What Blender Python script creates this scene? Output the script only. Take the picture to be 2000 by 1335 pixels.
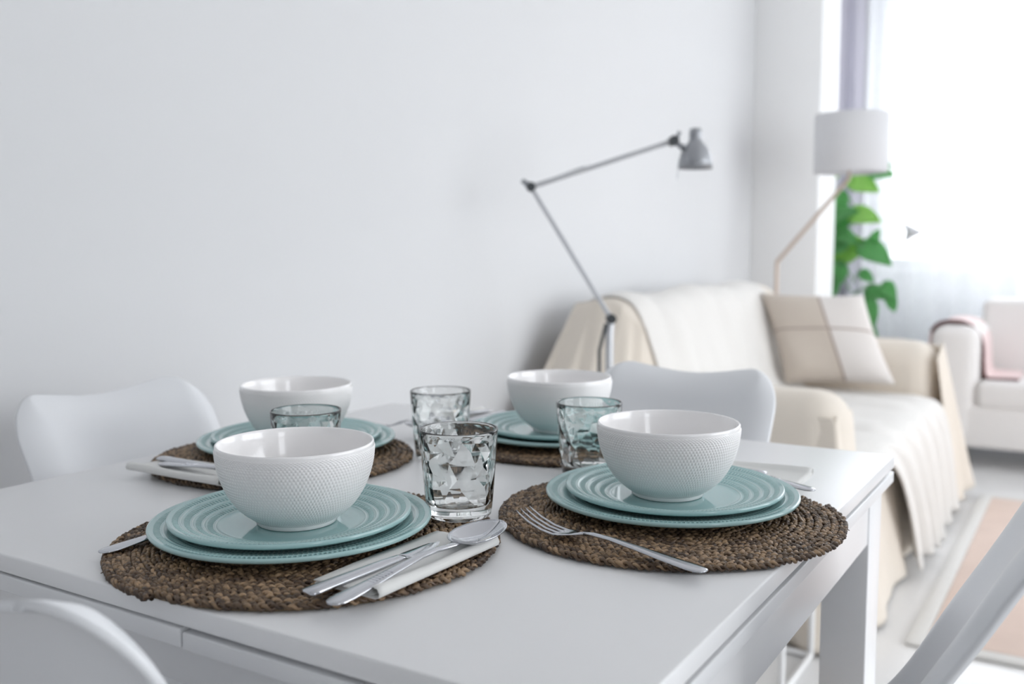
import bpy, bmesh, math, random
import numpy as np
from mathutils import Vector, Matrix, Euler

for o in list(bpy.data.objects):
    bpy.data.objects.remove(o, do_unlink=True)
SC = bpy.context.scene
COL = SC.collection
R = math.radians
TZ = 0.745                       # height of the table top

# ------------------------------------------------------------------ camera
cam_d = bpy.data.cameras.new('camera')
cam = bpy.data.objects.new('camera', cam_d)
COL.objects.link(cam)
cam_d.sensor_width = 36.0
cam_d.lens = 1880.0 / 2000.0 * 36.0
cam_d.clip_start = 0.02
_p, _r, _y = R(5.599), R(-0.168), R(31.663)
fw = Vector((math.cos(_y) * math.cos(_p), math.sin(_y) * math.cos(_p), -math.sin(_p)))
rt = Vector((math.sin(_y), -math.cos(_y), 0))
up = rt.cross(fw)
rt, up = rt * math.cos(_r) + up * math.sin(_r), -rt * math.sin(_r) + up * math.cos(_r)
M = Matrix((rt, up, -fw)).transposed().to_4x4()
M.translation = Vector((0, 0, TZ + 0.2827))
cam.matrix_world = M
cam_d.dof.use_dof = True
cam_d.dof.focus_distance = 0.91
cam_d.dof.aperture_fstop = 4.2
cam_d.dof.aperture_blades = 0
SC.camera = cam

# ------------------------------------------------------------------ world, portals, exposure
world = bpy.data.worlds.new('overcast_sky')
SC.world = world
world.use_nodes = True
wn = world.node_tree.nodes
wl = world.node_tree.links
bg = wn['Background']
tc = wn.new('ShaderNodeTexCoord')
sp = wn.new('ShaderNodeSeparateXYZ')
wl.new(tc.outputs['Generated'], sp.inputs[0])
rp = wn.new('ShaderNodeValToRGB')
rp.color_ramp.elements[0].position = 0.42
rp.color_ramp.elements[0].color = (0.66, 0.68, 0.70, 1)
rp.color_ramp.elements[1].position = 0.62
rp.color_ramp.elements[1].color = (0.93, 0.96, 1.0, 1)
mr = wn.new('ShaderNodeMapRange')
mr.inputs['From Min'].default_value = -1
mr.inputs['From Max'].default_value = 1
wl.new(sp.outputs['Z'], mr.inputs['Value'])
wl.new(mr.outputs[0], rp.inputs[0])
wl.new(rp.outputs[0], bg.inputs[0])
bg.inputs[1].default_value = 6.0


def portal(name, loc, rot, sx, sy):
    d = bpy.data.lights.new(name, 'AREA')
    d.shape = 'RECTANGLE'
    d.size, d.size_y = sx, sy
    d.cycles.is_portal = True
    o = bpy.data.objects.new(name, d)
    o.location = loc
    o.rotation_euler = rot
    COL.objects.link(o)


XW, YW = 6.10, 1.5               # far wall, wall behind the table
XB, YR, ZC = -2.6, -2.9, 2.7     # back wall, right wall, ceiling
WY0, WY1, WZ0, WZ1 = -2.5, 1.18, 0.90, 2.55      # far window opening
VX0, VX1, VZ0, VZ1 = 1.1, 4.2, 0.30, 2.5         # opening of an unseen side window, added as fill daylight
portal('far_window_portal', (XW + 0.24, (WY0 + WY1) / 2, (WZ0 + WZ1) / 2), (0, R(90), 0), WZ1 - WZ0, WY1 - WY0)
UX0, UX1, UZ0, UZ1 = -1.35, -0.55, 1.0, 2.3        # small unseen window behind the camera, added as fill daylight
portal('added_rear_window_portal', ((UX0 + UX1) / 2, YR - 0.24, (UZ0 + UZ1) / 2), (R(90), 0, 0), UX1 - UX0, UZ1 - UZ0)
portal('added_side_window_portal', ((VX0 + VX1) / 2, YR - 0.24, (VZ0 + VZ1) / 2), (R(90), 0, 0), VX1 - VX0, VZ1 - VZ0)

vs = SC.view_settings
vs.view_transform = 'Standard'
vs.look = 'None'
vs.gamma = 1.0
vs.use_curve_mapping = False
vs.exposure = 0.15
SC.cycles.use_denoising = True
SC.cycles.max_bounces = 14
SC.cycles.diffuse_bounces = 8
SC.cycles.transmission_bounces = 12
SC.cycles.transparent_max_bounces = 16
SC.cycles.sample_clamp_indirect = 6.0

# ------------------------------------------------------------------ materials


def mat(name, col, rough=0.5, metal=0.0, noise=0.03, nscale=12.0, bump=0.0, bscale=80.0, coat=0.0, spec=0.5,
        trans=0.0, sheen=0.0):
    m = bpy.data.materials.new(name)
    m.use_nodes = True
    nt = m.node_tree
    n, l = nt.nodes, nt.links
    b = n['Principled BSDF']
    b.inputs['Roughness'].default_value = rough
    b.inputs['Metallic'].default_value = metal
    b.inputs['Coat Weight'].default_value = coat
    b.inputs['Specular IOR Level'].default_value = spec
    b.inputs['Sheen Weight'].default_value = sheen
    t = n.new('ShaderNodeTexCoord')
    nz = n.new('ShaderNodeTexNoise')
    nz.inputs['Scale'].default_value = nscale
    nz.inputs['Detail'].default_value = 4
    l.new(t.outputs['Object'], nz.inputs['Vector'])
    mx = n.new('ShaderNodeMix')
    mx.data_type = 'RGBA'
    mx.inputs[6].default_value = tuple(c * (1 - noise) for c in col) + (1,)
    mx.inputs[7].default_value = tuple(min(1, c * (1 + noise)) for c in col) + (1,)
    l.new(nz.outputs[0], mx.inputs[0])
    l.new(mx.outputs[2], b.inputs['Base Color'])
    if bump:
        n2 = n.new('ShaderNodeTexNoise')
        n2.inputs['Scale'].default_value = bscale
        n2.inputs['Detail'].default_value = 3
        l.new(t.outputs['Object'], n2.inputs['Vector'])
        bp = n.new('ShaderNodeBump')
        bp.inputs['Strength'].default_value = bump
        bp.inputs['Distance'].default_value = 0.002
        l.new(n2.outputs[0], bp.inputs['Height'])
        l.new(bp.outputs[0], b.inputs['Normal'])
    if trans:
        tr = n.new('ShaderNodeBsdfTranslucent')
        l.new(mx.outputs[2], tr.inputs[0])
        ms = n.new('ShaderNodeMixShader')
        ms.inputs[0].default_value = trans
        l.new(b.outputs[0], ms.inputs[1])
        l.new(tr.outputs[0], ms.inputs[2])
        l.new(ms.outputs[0], n['Material Output'].inputs[0])
    return m


def weave(m, scale, strength):
    """adds a woven-thread bump to a cloth material"""
    nt = m.node_tree
    n, l = nt.nodes, nt.links
    b = n['Principled BSDF']
    t = n.new('ShaderNodeTexCoord')
    hs = []
    for d in ('X', 'Z'):
        w = n.new('ShaderNodeTexWave')
        w.bands_direction = d
        w.inputs['Scale'].default_value = scale
        w.inputs['Distortion'].default_value = 1.5
        l.new(t.outputs['Object'], w.inputs['Vector'])
        hs.append(w)
    a = n.new('ShaderNodeMath')
    l.new(hs[0].outputs['Fac'], a.inputs[0])
    l.new(hs[1].outputs['Fac'], a.inputs[1])
    bp = n.new('ShaderNodeBump')
    bp.inputs['Strength'].default_value = strength
    bp.inputs['Distance'].default_value = 0.002
    l.new(a.outputs[0], bp.inputs['Height'])
    l.new(bp.outputs[0], b.inputs['Normal'])
    return m


M_WALL = mat('white_wall_paint', (0.665, 0.67, 0.68), 0.85, noise=0.012, nscale=3, bump=0.08, bscale=160)
M_CEIL = mat('white_ceiling_paint', (0.86, 0.86, 0.86), 0.9, noise=0.01)
M_FLOOR = mat('pale_floor_boards', (0.74, 0.735, 0.73), 0.32, noise=0.04, nscale=5)
M_TRIM = mat('white_trim', (0.86, 0.86, 0.86), 0.35, noise=0.01)
M_TABLE = mat('white_lacquer', (0.78, 0.78, 0.785), 0.30, noise=0.012, nscale=8, bump=0.03, bscale=220)
M_LEAF = mat('white_lacquer_leaf', (0.72, 0.725, 0.735), 0.36, noise=0.012, nscale=8, bump=0.03, bscale=220)
M_CHAIR = mat('white_moulded_plastic', (0.76, 0.77, 0.79), 0.33, noise=0.01, nscale=6)
M_WOOD = mat('pale_beech', (0.62, 0.46, 0.30), 0.45, noise=0.14, nscale=30)
M_BOWL = mat('white_glaze', (0.92, 0.905, 0.90), 0.16, noise=0.006, coat=0.3)
M_STEEL = mat('polished_steel', (0.54, 0.55, 0.58), 0.13, metal=1.0, noise=0.02, nscale=60)
M_NAPKIN = weave(mat('white_paper_napkin', (0.84, 0.84, 0.82), 0.9, noise=0.012, trans=0.12), 260, 0.15)
M_COVER = weave(mat('cream_slipcover_cloth', (0.82, 0.75, 0.66), 0.9, noise=0.03, nscale=20, sheen=0.2, trans=0.12), 60, 0.3)
M_THROW = weave(mat('off_white_throw_cloth', (0.75, 0.73, 0.70), 0.92, noise=0.02, nscale=20, sheen=0.2), 50, 0.4)
M_SOFA = mat('off_white_upholstery', (0.80, 0.775, 0.76), 0.55, noise=0.015, nscale=14, bump=0.1, bscale=200)
M_PINK = weave(mat('blush_throw_cloth', (0.80, 0.64, 0.63), 0.92, noise=0.03, sheen=0.2), 60, 0.3)
M_PIPING = mat('brown_binding', (0.16, 0.075, 0.07), 0.8, noise=0.05)
M_LAMP = mat('grey_lamp_metal', (0.33, 0.34, 0.36), 0.38, metal=0.55, noise=0.03)
M_ROD = mat('brushed_lamp_rod', (0.60, 0.61, 0.63), 0.35, metal=0.6, noise=0.03)
M_KNOB = mat('black_joint_plastic', (0.05, 0.055, 0.06), 0.5, noise=0.05)
M_SHADE = mat('white_shade_fabric', (0.74, 0.74, 0.755), 0.95, noise=0.01, trans=0.12)
M_BRASS = mat('pale_bronze_rod', (0.55, 0.45, 0.38), 0.35, metal=0.5, noise=0.03)
M_FRAMEW = mat('white_powder_coat', (0.82, 0.82, 0.82), 0.4, noise=0.01)
M_POT = mat('white_pot', (0.78, 0.77, 0.75), 0.5, noise=0.03)
M_SOIL = mat('potting_soil', (0.06, 0.04, 0.03), 0.95, noise=0.3, nscale=90, bump=0.6)
M_STEM = mat('green_stem', (0.16, 0.36, 0.12), 0.5, noise=0.1)
M_POLE = mat('moss_pole', (0.20, 0.15, 0.09), 0.95, noise=0.3, nscale=60, bump=0.6)
M_LEAFG = mat('green_leaf', (0.20, 0.50, 0.20), 0.35, noise=0.25, nscale=9, trans=0.6)
M_LEAFY = mat('young_green_leaf', (0.36, 0.64, 0.18), 0.35, noise=0.2, nscale=9, trans=0.5)
M_PAPER = mat('grey_paper', (0.58, 0.58, 0.61), 0.8, noise=0.02)
M_CURT = mat('lavender_grey_curtain_cloth', (0.68, 0.67, 0.74), 0.9, noise=0.02, trans=0.3)
M_RUG = weave(mat('peach_rug_pile', (0.74, 0.60, 0.53), 0.95, noise=0.08, nscale=10, bump=0.5, bscale=300), 70, 0.4)
M_RUGB = weave(mat('pale_rug_border', (0.70, 0.69, 0.67), 0.95, noise=0.05, nscale=20), 70, 0.4)


def m_glaze():
    m = mat('aqua_glaze', (0.285, 0.472, 0.472), 0.11, noise=0.03, nscale=18, coat=0.4)
    nt = m.node_tree
    n, l = nt.nodes, nt.links
    b = n['Principled BSDF']
    src = b.inputs['Base Color'].links[0].from_socket
    at = n.new('ShaderNodeAttribute')
    at.attribute_name = 'relief'
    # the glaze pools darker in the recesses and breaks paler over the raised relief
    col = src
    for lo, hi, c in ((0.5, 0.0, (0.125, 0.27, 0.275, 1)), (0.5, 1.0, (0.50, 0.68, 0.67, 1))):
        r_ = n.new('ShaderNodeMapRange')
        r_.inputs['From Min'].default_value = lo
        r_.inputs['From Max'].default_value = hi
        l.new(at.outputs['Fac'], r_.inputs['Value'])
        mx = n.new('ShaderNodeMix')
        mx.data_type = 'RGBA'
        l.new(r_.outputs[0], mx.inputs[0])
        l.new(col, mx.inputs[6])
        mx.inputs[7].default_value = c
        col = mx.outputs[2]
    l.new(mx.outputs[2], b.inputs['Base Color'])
    return m


def m_braid():
    m = bpy.data.materials.new('braided_seagrass')
    m.use_nodes = True
    n, l = m.node_tree.nodes, m.node_tree.links
    b = n['Principled BSDF']
    b.inputs['Roughness'].default_value = 0.42
    at = n.new('ShaderNodeAttribute')
    at.attribute_name = 'tone'
    uv = n.new('ShaderNodeUVMap')
    mp = n.new('ShaderNodeMapping')
    mp.inputs['Scale'].default_value = (120, 9, 1)
    l.new(uv.outputs[0], mp.inputs[0])
    nz = n.new('ShaderNodeTexNoise')
    nz.inputs['Scale'].default_value = 1.0
    nz.inputs['Detail'].default_value = 3
    l.new(mp.outputs[0], nz.inputs['Vector'])
    ad = n.new('ShaderNodeMath')
    ad.operation = 'MULTIPLY_ADD'
    ad.inputs[1].default_value = 0.9
    ad.inputs[2].default_value = -0.45
    l.new(nz.outputs[0], ad.inputs[0])
    a2 = n.new('ShaderNodeMath')
    l.new(ad.outputs[0], a2.inputs[0])
    l.new(at.outputs['Fac'], a2.inputs[1])
    cr = n.new('ShaderNodeValToRGB')
    e = cr.color_ramp.elements
    e[0].position, e[0].color = 0.1, (0.050, 0.029, 0.018, 1)
    e[1].position, e[1].color = 0.95, (0.37, 0.245, 0.14, 1)
    x = e.new(0.5)
    x.color = (0.120, 0.074, 0.041, 1)
    l.new(a2.outputs[0], cr.inputs[0])
    l.new(cr.outputs[0], b.inputs['Base Color'])
    bp = n.new('ShaderNodeBump')
    bp.inputs['Strength'].default_value = 0.55
    bp.inputs['Distance'].default_value = 0.001
    l.new(nz.outputs[0], bp.inputs['Height'])
    l.new(bp.outputs[0], b.inputs['Normal'])
    return m


def m_glass(name, col, rough=0.0):
    m = bpy.data.materials.new(name)
    m.use_nodes = True
    n, l = m.node_tree.nodes, m.node_tree.links
    b = n['Principled BSDF']
    b.inputs['Transmission Weight'].default_value = 1.0
    b.inputs['Roughness'].default_value = rough
    b.inputs['IOR'].default_value = 1.5
    nz = n.new('ShaderNodeTexNoise')
    nz.inputs['Scale'].default_value = 5
    mx = n.new('ShaderNodeMix')
    mx.data_type = 'RGBA'
    mx.inputs[6].default_value = col + (1,)
    mx.inputs[7].default_value = tuple(c * 0.985 for c in col) + (1,)
    l.new(nz.outputs[0], mx.inputs[0])
    l.new(mx.outputs[2], b.inputs['Base Color'])
    return m


def m_pane():
    m = bpy.data.materials.new('window_pane_glass')
    m.use_nodes = True
    n, l = m.node_tree.nodes, m.node_tree.links
    g = n.new('ShaderNodeBsdfGlossy')
    g.inputs['Roughness'].default_value = 0.02
    t = n.new('ShaderNodeBsdfTransparent')
    lw = n.new('ShaderNodeLayerWeight')
    lw.inputs[0].default_value = 0.15
    ms = n.new('ShaderNodeMixShader')
    l.new(lw.outputs['Fresnel'], ms.inputs[0])
    l.new(t.outputs[0], ms.inputs[1])
    l.new(g.outputs[0], ms.inputs[2])
    l.new(ms.outputs[0], n['Material Output'].inputs[0])
    return m


def m_sheer():
    m = bpy.data.materials.new('sheer_white_voile')
    m.use_nodes = True
    n, l = m.node_tree.nodes, m.node_tree.links
    t = n.new('ShaderNodeBsdfTransparent')
    tr = n.new('ShaderNodeBsdfTranslucent')
    tr.inputs[0].default_value = (0.93, 0.95, 0.98, 1)
    df = n.new('ShaderNodeBsdfDiffuse')
    df.inputs[0].default_value = (0.92, 0.94, 0.97, 1)
    m1 = n.new('ShaderNodeMixShader')
    m1.inputs[0].default_value = 0.45
    l.new(tr.outputs[0], m1.inputs[1])
    l.new(df.outputs[0], m1.inputs[2])
    m2 = n.new('ShaderNodeMixShader')
    tx = n.new('ShaderNodeTexCoord')
    nz = n.new('ShaderNodeTexNoise')
    nz.inputs['Scale'].default_value = 40
    l.new(tx.outputs['Object'], nz.inputs['Vector'])
    mr_ = n.new('ShaderNodeMapRange')
    mr_.inputs['To Min'].default_value = 0.56
    mr_.inputs['To Max'].default_value = 0.66
    l.new(nz.outputs[0], mr_.inputs['Value'])
    l.new(mr_.outputs[0], m2.inputs[0])
    l.new(t.outputs[0], m2.inputs[1])
    l.new(m1.outputs[0], m2.inputs[2])
    l.new(m2.outputs[0], n['Material Output'].inputs[0])
    return m


def m_pillow():
    """beige cushion cloth: darker left column, paler right, seams drawn by UV"""
    m = mat('patchwork_cushion_cloth', (0.60, 0.53, 0.46), 0.92, noise=0.03, nscale=30, sheen=0.2)
    weave(m, 90, 0.35)
    n, l = m.node_tree.nodes, m.node_tree.links
    b = n['Principled BSDF']
    src = b.inputs['Base Color'].links[0].from_socket
    uv = n.new('ShaderNodeUVMap')
    s = n.new('ShaderNodeSeparateXYZ')
    l.new(uv.outputs[0], s.inputs[0])

    def step(sock, lo, hi):
        r = n.new('ShaderNodeMapRange')
        r.inputs['From Min'].default_value = lo
        r.inputs['From Max'].default_value = hi
        l.new(sock, r.inputs['Value'])
        return r.outputs[0]

    def mixc(f, a, c):
        x = n.new('ShaderNodeMix')
        x.data_type = 'RGBA'
        l.new(f, x.inputs[0])
        l.new(a, x.inputs[6])
        x.inputs[7].default_value = c + (1,)
        return x.outputs[2]
    c = mixc(step(s.outputs[0], 0.555, 0.575), src, (0.74, 0.70, 0.67))

    def band(sock, c0, w):
        a = n.new('ShaderNodeMath')
        a.operation = 'SUBTRACT'
        l.new(sock, a.inputs[0])
        a.inputs[1].default_value = c0
        d = n.new('ShaderNodeMath')
        d.operation = 'ABSOLUTE'
        l.new(a.outputs[0], d.inputs[0])
        return step(d.outputs[0], w, w * 0.6)
    c = mixc(band(s.outputs[0], 0.56, 0.016), c, (0.34, 0.27, 0.23))
    c = mixc(band(s.outputs[1], 0.55, 0.013), c, (0.36, 0.29, 0.25))
    l.new(c, b.inputs['Base Color'])
    return m


M_GLAZE, M_BRAID, M_PILLOW = m_glaze(), m_braid(), m_pillow()
M_GLASS = m_glass('clear_glass', (0.985, 0.996, 0.990))
M_PANE, M_SHEER = m_pane(), m_sheer()

# ------------------------------------------------------------------ mesh helpers


def link(name, me, m, parent=None):
    o = bpy.data.objects.new(name, me)
    COL.objects.link(o)
    if m is not None and len(me.materials) == 0:
        me.materials.append(m)
    if parent is not None:
        o.parent = parent
    return o


def pyd(name, V, F, m, parent=None, smooth=True, attr=None, uv=None):
    me = bpy.data.meshes.new(name)
    V = np.asarray(V, dtype=np.float64).reshape(-1, 3)
    me.from_pydata(V.tolist(), [], [tuple(int(i) for i in f) for f in F])
    if smooth:
        me.shade_smooth()
    if attr is not None:
        a = me.attributes.new(attr[0], 'FLOAT', 'POINT')
        a.data.foreach_set('value', np.asarray(attr[1], dtype=np.float32).ravel())
    if uv is not None:
        ul = me.uv_layers.new(name='UVMap')
        vi = np.zeros(len(me.loops), dtype=np.int32)
        me.loops.foreach_get('vertex_index', vi)
        ul.data.foreach_set('uv', np.asarray(uv, dtype=np.float32)[vi].ravel())
    me.update()
    return link(name, me, m, parent)


def grid_faces(nu, nv, wu=False, wv=False, off=0):
    """quads for a grid stored v-major: index = v*nu + u"""
    u = np.arange(nu if wu else nu - 1)
    v = np.arange(nv if wv else nv - 1)
    U, V = np.meshgrid(u, v)
    U, V = U.ravel(), V.ravel()
    U2, V2 = (U + 1) % nu, (V + 1) % nv
    return (np.stack([V * nu + U, V * nu + U2, V2 * nu + U2, V2 * nu + U], 1) + off).tolist()


def bm_obj(name, bm, m, parent=None, smooth=False):
    me = bpy.data.meshes.new(name)
    bmesh.ops.recalc_face_normals(bm, faces=bm.faces)
    bm.to_mesh(me)
    bm.free()
    if smooth:
        me.shade_smooth()
    return link(name, me, m, parent)


def box(name, lo, hi, m, parent=None, bev=0.0, seg=2, smooth=None):
    bm = bmesh.new()
    bmesh.ops.create_cube(bm, size=1)
    for v in bm.verts:
        v.co = Vector([(lo[i] + hi[i]) / 2 + v.co[i] * (hi[i] - lo[i]) for i in range(3)])
    if bev:
        bmesh.ops.bevel(bm, geom=list(bm.edges), offset=bev, segments=seg, profile=0.5, affect='EDGES')
    o = bm_obj(name, bm, m, parent, smooth=bool(bev) if smooth is None else smooth)
    if bev:
        try:
            o.data.set_sharp_from_angle(angle=R(50))
        except Exception:
            pass
    return o


def lathe_data(prof, n):
    prof = np.asarray(prof, float)
    t = np.linspace(0, 2 * np.pi, n, endpoint=False)
    V = np.stack([np.outer(prof[:, 0], np.cos(t)), np.outer(prof[:, 0], np.sin(t)),
                  np.repeat(prof[:, 1][:, None], n, 1)], 2).reshape(-1, 3)
    return V, grid_faces(n, len(prof), wu=True)


def lathe(name, prof, m, parent=None, n=48, loc=(0, 0, 0)):
    V, F = lathe_data(prof, n)
    return pyd(name, V + np.array(loc), F, m, parent)


def tube_data(pts, rad, n=8, caps=True):
    pts = [Vector(p) for p in pts]
    if not hasattr(rad, '__len__'):
        rad = [rad] * len(pts)
    V, F = [], []
    ref = None
    for i, p in enumerate(pts):
        d = (pts[min(i + 1, len(pts) - 1)] - pts[max(i - 1, 0)]).normalized()
        if ref is None:
            ref = Vector((0, 0, 1)) if abs(d.z) < 0.9 else Vector((1, 0, 0))
        a = (ref - d * ref.dot(d)).normalized()
        b = d.cross(a)
        ref = a
        for k in range(n):
            t = 2 * math.pi * k / n
            V.append(p + a * (rad[i] * math.cos(t)) + b * (rad[i] * math.sin(t)))
    F = grid_faces(n, len(pts), wu=True)
    if caps:
        F.append(list(range(n))[::-1])
        F.append(list(range((len(pts) - 1) * n, len(pts) * n)))
    return [tuple(v) for v in V], F


def tube(name, pts, rad, m, parent=None, n=8):
    V, F = tube_data(pts, rad, n)
    o = pyd(name, V, F, m, parent)
    try:
        o.data.set_sharp_from_angle(angle=R(60))
    except Exception:
        pass
    return o


def sheet(name, P, m, parent=None, thick=0.004, uv=False, sub=0):
    """P: array (nv, nu, 3) -> thick cloth"""
    P = np.asarray(P, float)
    nv, nu = P.shape[:2]
    U = None
    if uv:
        a, b = np.meshgrid(np.linspace(0, 1, nu), np.linspace(0, 1, nv))
        U = np.stack([a.ravel(), b.ravel()], 1)
    o = pyd(name, P.reshape(-1, 3), grid_faces(nu, nv), m, parent, uv=U)
    if sub:
        s = o.modifiers.new('smooth', 'SUBSURF')
        s.levels = s.render_levels = sub
    if thick:
        s = o.modifiers.new('thickness', 'SOLIDIFY')
        s.thickness = thick
        s.offset = 0
    return o


def tag(o, label, cat, group=None):
    o['label'] = label
    o['category'] = cat
    if group:
        o['group'] = group
    return o


def empty(name, loc=(0, 0, 0), rz=0.0):
    o = bpy.data.objects.new(name, None)
    COL.objects.link(o)
    o.location = loc
    o.rotation_euler = (0, 0, rz)
    o.empty_display_size = 0.05
    return o


def copy_tree(o, parent=None):
    c = o.copy()
    COL.objects.link(c)
    if parent is not None:
        c.parent = parent
    for ch in list(o.children):
        copy_tree(ch, c)
    return c


def struct(o):
    o['kind'] = 'structure'
    return o


def interp(xs, ys, q):
    """smooth (Catmull-Rom like, monotone parameter) interpolation"""
    xs, ys = np.asarray(xs, float), np.asarray(ys, float)
    m = np.gradient(ys, xs)
    q = np.clip(np.asarray(q, float), xs[0], xs[-1])
    i = np.clip(np.searchsorted(xs, q, side='right') - 1, 0, len(xs) - 2)
    h = xs[i + 1] - xs[i]
    t = (q - xs[i]) / h
    return ((2 * t**3 - 3 * t**2 + 1) * ys[i] + (t**3 - 2 * t**2 + t) * h * m[i]
            + (-2 * t**3 + 3 * t**2) * ys[i + 1] + (t**3 - t**2) * h * m[i + 1])


# ------------------------------------------------------------------ the room
WT = 0.24
fl = struct(box('floor', (XB - WT, YR - WT, -0.12), (XW + WT, YW + WT, 0), M_FLOOR))
struct(box('ceiling', (XB - WT, YR - WT, ZC), (XW + WT, YW + WT, ZC + 0.15), M_CEIL))
struct(box('wall_left', (XB - WT, YW, 0), (XW + WT, YW + WT, ZC), M_WALL))
struct(box('wall_back', (XB - WT, YR, 0), (XB, YW, ZC), M_WALL))
struct(box('wall_pier', (4.676, 1.18, 0), (5.015, YW, ZC), M_CEIL, bev=0.004))


def wall_with_hole(name, axis, c0, c1, a0, a1, h0, h1, z0, z1):
    """wall slab between c0..c1 across `axis`, spanning a0..a1, with one opening"""
    bm = bmesh.new()

    def add(p, q, za, zb):
        if axis == 'X':
            lo, hi = (c0, p, za), (c1, q, zb)
        else:
            lo, hi = (p, c0, za), (q, c1, zb)
        g = bmesh.ops.create_cube(bm, size=1)
        for v in g['verts']:
            v.co = Vector([(lo[i] + hi[i]) / 2 + v.co[i] * (hi[i] - lo[i]) for i in range(3)])
    add(a0, a1, 0, z0)
    add(a0, a1, z1, ZC)
    add(a0, h0, z0, z1)
    add(h1, a1, z0, z1)
    return struct(bm_obj(name, bm, M_WALL))


wall_with_hole('wall_far', 'X', XW, XW + WT, YR - WT, YW, WY0, WY1, WZ0, WZ1)
wr_ = wall_with_hole('wall_right', 'Y', YR - WT, YR, VX0 - 0.5, XW, VX0, VX1, VZ0, VZ1)
wall_with_hole('wall_right_rear', 'Y', YR - WT, YR, XB - WT, VX0 - 0.5, UX0, UX1, UZ0, UZ1)


def window(name, axis, c, a0, a1, z0, z1, nm):
    w = struct(empty(name))

    def b(nm_, p, q, za, zb, d0, d1, m=M_TRIM, bev=0.004):
        lo, hi = ((c + d0, p, za), (c + d1, q, zb)) if axis == 'X' else ((p, c + d0, za), (q, c + d1, zb))
        return box(nm_, lo, hi, m, w, bev)
    s = 1 if axis == 'X' else -1
    D = sorted((0.07 * s, 0.13 * s))
    for za, zb in ((z0, z0 + 0.06), (z1 - 0.06, z1)):
        b('frame', a0, a1, za, zb, D[0], D[1])
    for k in range(nm + 1):
        p = a0 + (a1 - a0 - 0.06) * k / nm
        b('frame', p, p + 0.06, z0 + 0.06, z1 - 0.06, D[0], D[1])
    for k in range(nm):
        p = a0 + (a1 - a0 - 0.06) * k / nm
        q = a0 + (a1 - a0 - 0.06) * (k + 1) / nm
        b('pane', p + 0.06, q, z0 + 0.06, z1 - 0.06, min(0.097 * s, 0.103 * s), max(0.097 * s, 0.103 * s), M_PANE, 0)
    E = sorted((-0.03 * s, 0.07 * s))
    b('window_sill', a0 - 0.03, a1 + 0.03, z0 - 0.03, z0, E[0], E[1])
    return w


window('window_1', 'X', XW, WY0, WY1, WZ0, WZ1, 3)
window('added_side_window', 'Y', YR, VX0, VX1, VZ0, VZ1, 3)  # unseen window, added to bring daylight onto the near side of the table
window('added_rear_window', 'Y', YR, UX0, UX1, UZ0, UZ1, 1)  # unseen window, added to lift the bowl fronts with daylight from behind
struct(box('baseboard_left', (XB, YW - 0.015, 0), (4.676, YW, 0.08), M_TRIM, bev=0.004))
struct(box('baseboard_far', (XW - 0.015, YR, 0), (XW, YW, 0.08), M_TRIM, bev=0.004))
struct(box('baseboard_pier', (4.661, 1.165, 0), (4.676, YW - 0.015, 0.08), M_TRIM, bev=0.004))


def curtain(name, x, y0, y1, z0, z1, amp, per, m, seed, thick):
    rnd = np.random.RandomState(seed)
    ny, nz = int(abs(y1 - y0) / 0.012) + 2, 14
    y = np.linspace(y0, y1, ny)
    ph = np.cumsum(np.ones(ny) * abs(y1 - y0) / ny / per * 2 * np.pi * (1 + 0.35 * np.interp(
        np.linspace(0, 1, ny), np.linspace(0, 1, 12), rnd.uniform(-1, 1, 12))))
    P = np.zeros((nz, ny, 3))
    for i, z in enumerate(np.linspace(z0, z1, nz)):
        f = (z - z0) / (z1 - z0)
        P[i, :, 0] = x + amp * (1.15 - 0.45 * f) * np.sin(ph + 0.25 * np.sin(3 * f))
        P[i, :, 1] = y + 0.25 * amp * np.cos(ph * 0.5 + f)
        P[i, :, 2] = z
    return sheet(name, P, m, None, thick)


# curtains on the far window
XC = 5.61                        # curtains hang well clear of the glass
rod = tag(empty('curtain_rod', (XC, 0, 2.6)), 'thin white curtain rod before the far window, carrying the curtains', 'rod')
tube('rod', [(0, -2.6, 0), (0, 1.42, 0)], 0.011, M_FRAMEW, rod, 10)
for yb in (-2.4, -0.6, 1.3):
    tube('bracket', [(0, yb, 0), (0, yb, 0.098)], 0.008, M_FRAMEW, rod, 8)
tag(curtain('curtain', XC, 1.185, 1.44, 0.03, 2.585, 0.028, 0.085, M_CURT, 3, 0.002),
    'lavender-grey drawn-back curtain beside the white pier, behind the plant', 'curtain')
tag(curtain('sheer_curtain', XC + 0.02, -2.5, 1.17, 0.02, 2.585, 0.022, 0.16, M_SHEER, 5, 0),
    'wide sheer white voile curtain across the bright far window', 'curtain')

# ------------------------------------------------------------------ dining table
X0, X1, Y0, Y1 = 0.494, 1.372, 0.234, 1.106
tbl = tag(empty('dining_table', ((X0 + X1) / 2, (Y0 + Y1) / 2, 0)),
          'square white lacquered extending dining table set for four', 'table')
cx_, cy_ = (X0 + X1) / 2, (Y0 + Y1) / 2


def tb(name, lo, hi, m=M_TABLE, bev=0.002, par=tbl):
    return box(name, (lo[0] - cx_, lo[1] - cy_, lo[2]), (hi[0] - cx_, hi[1] - cy_, hi[2]), m, par, bev, 3)


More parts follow.
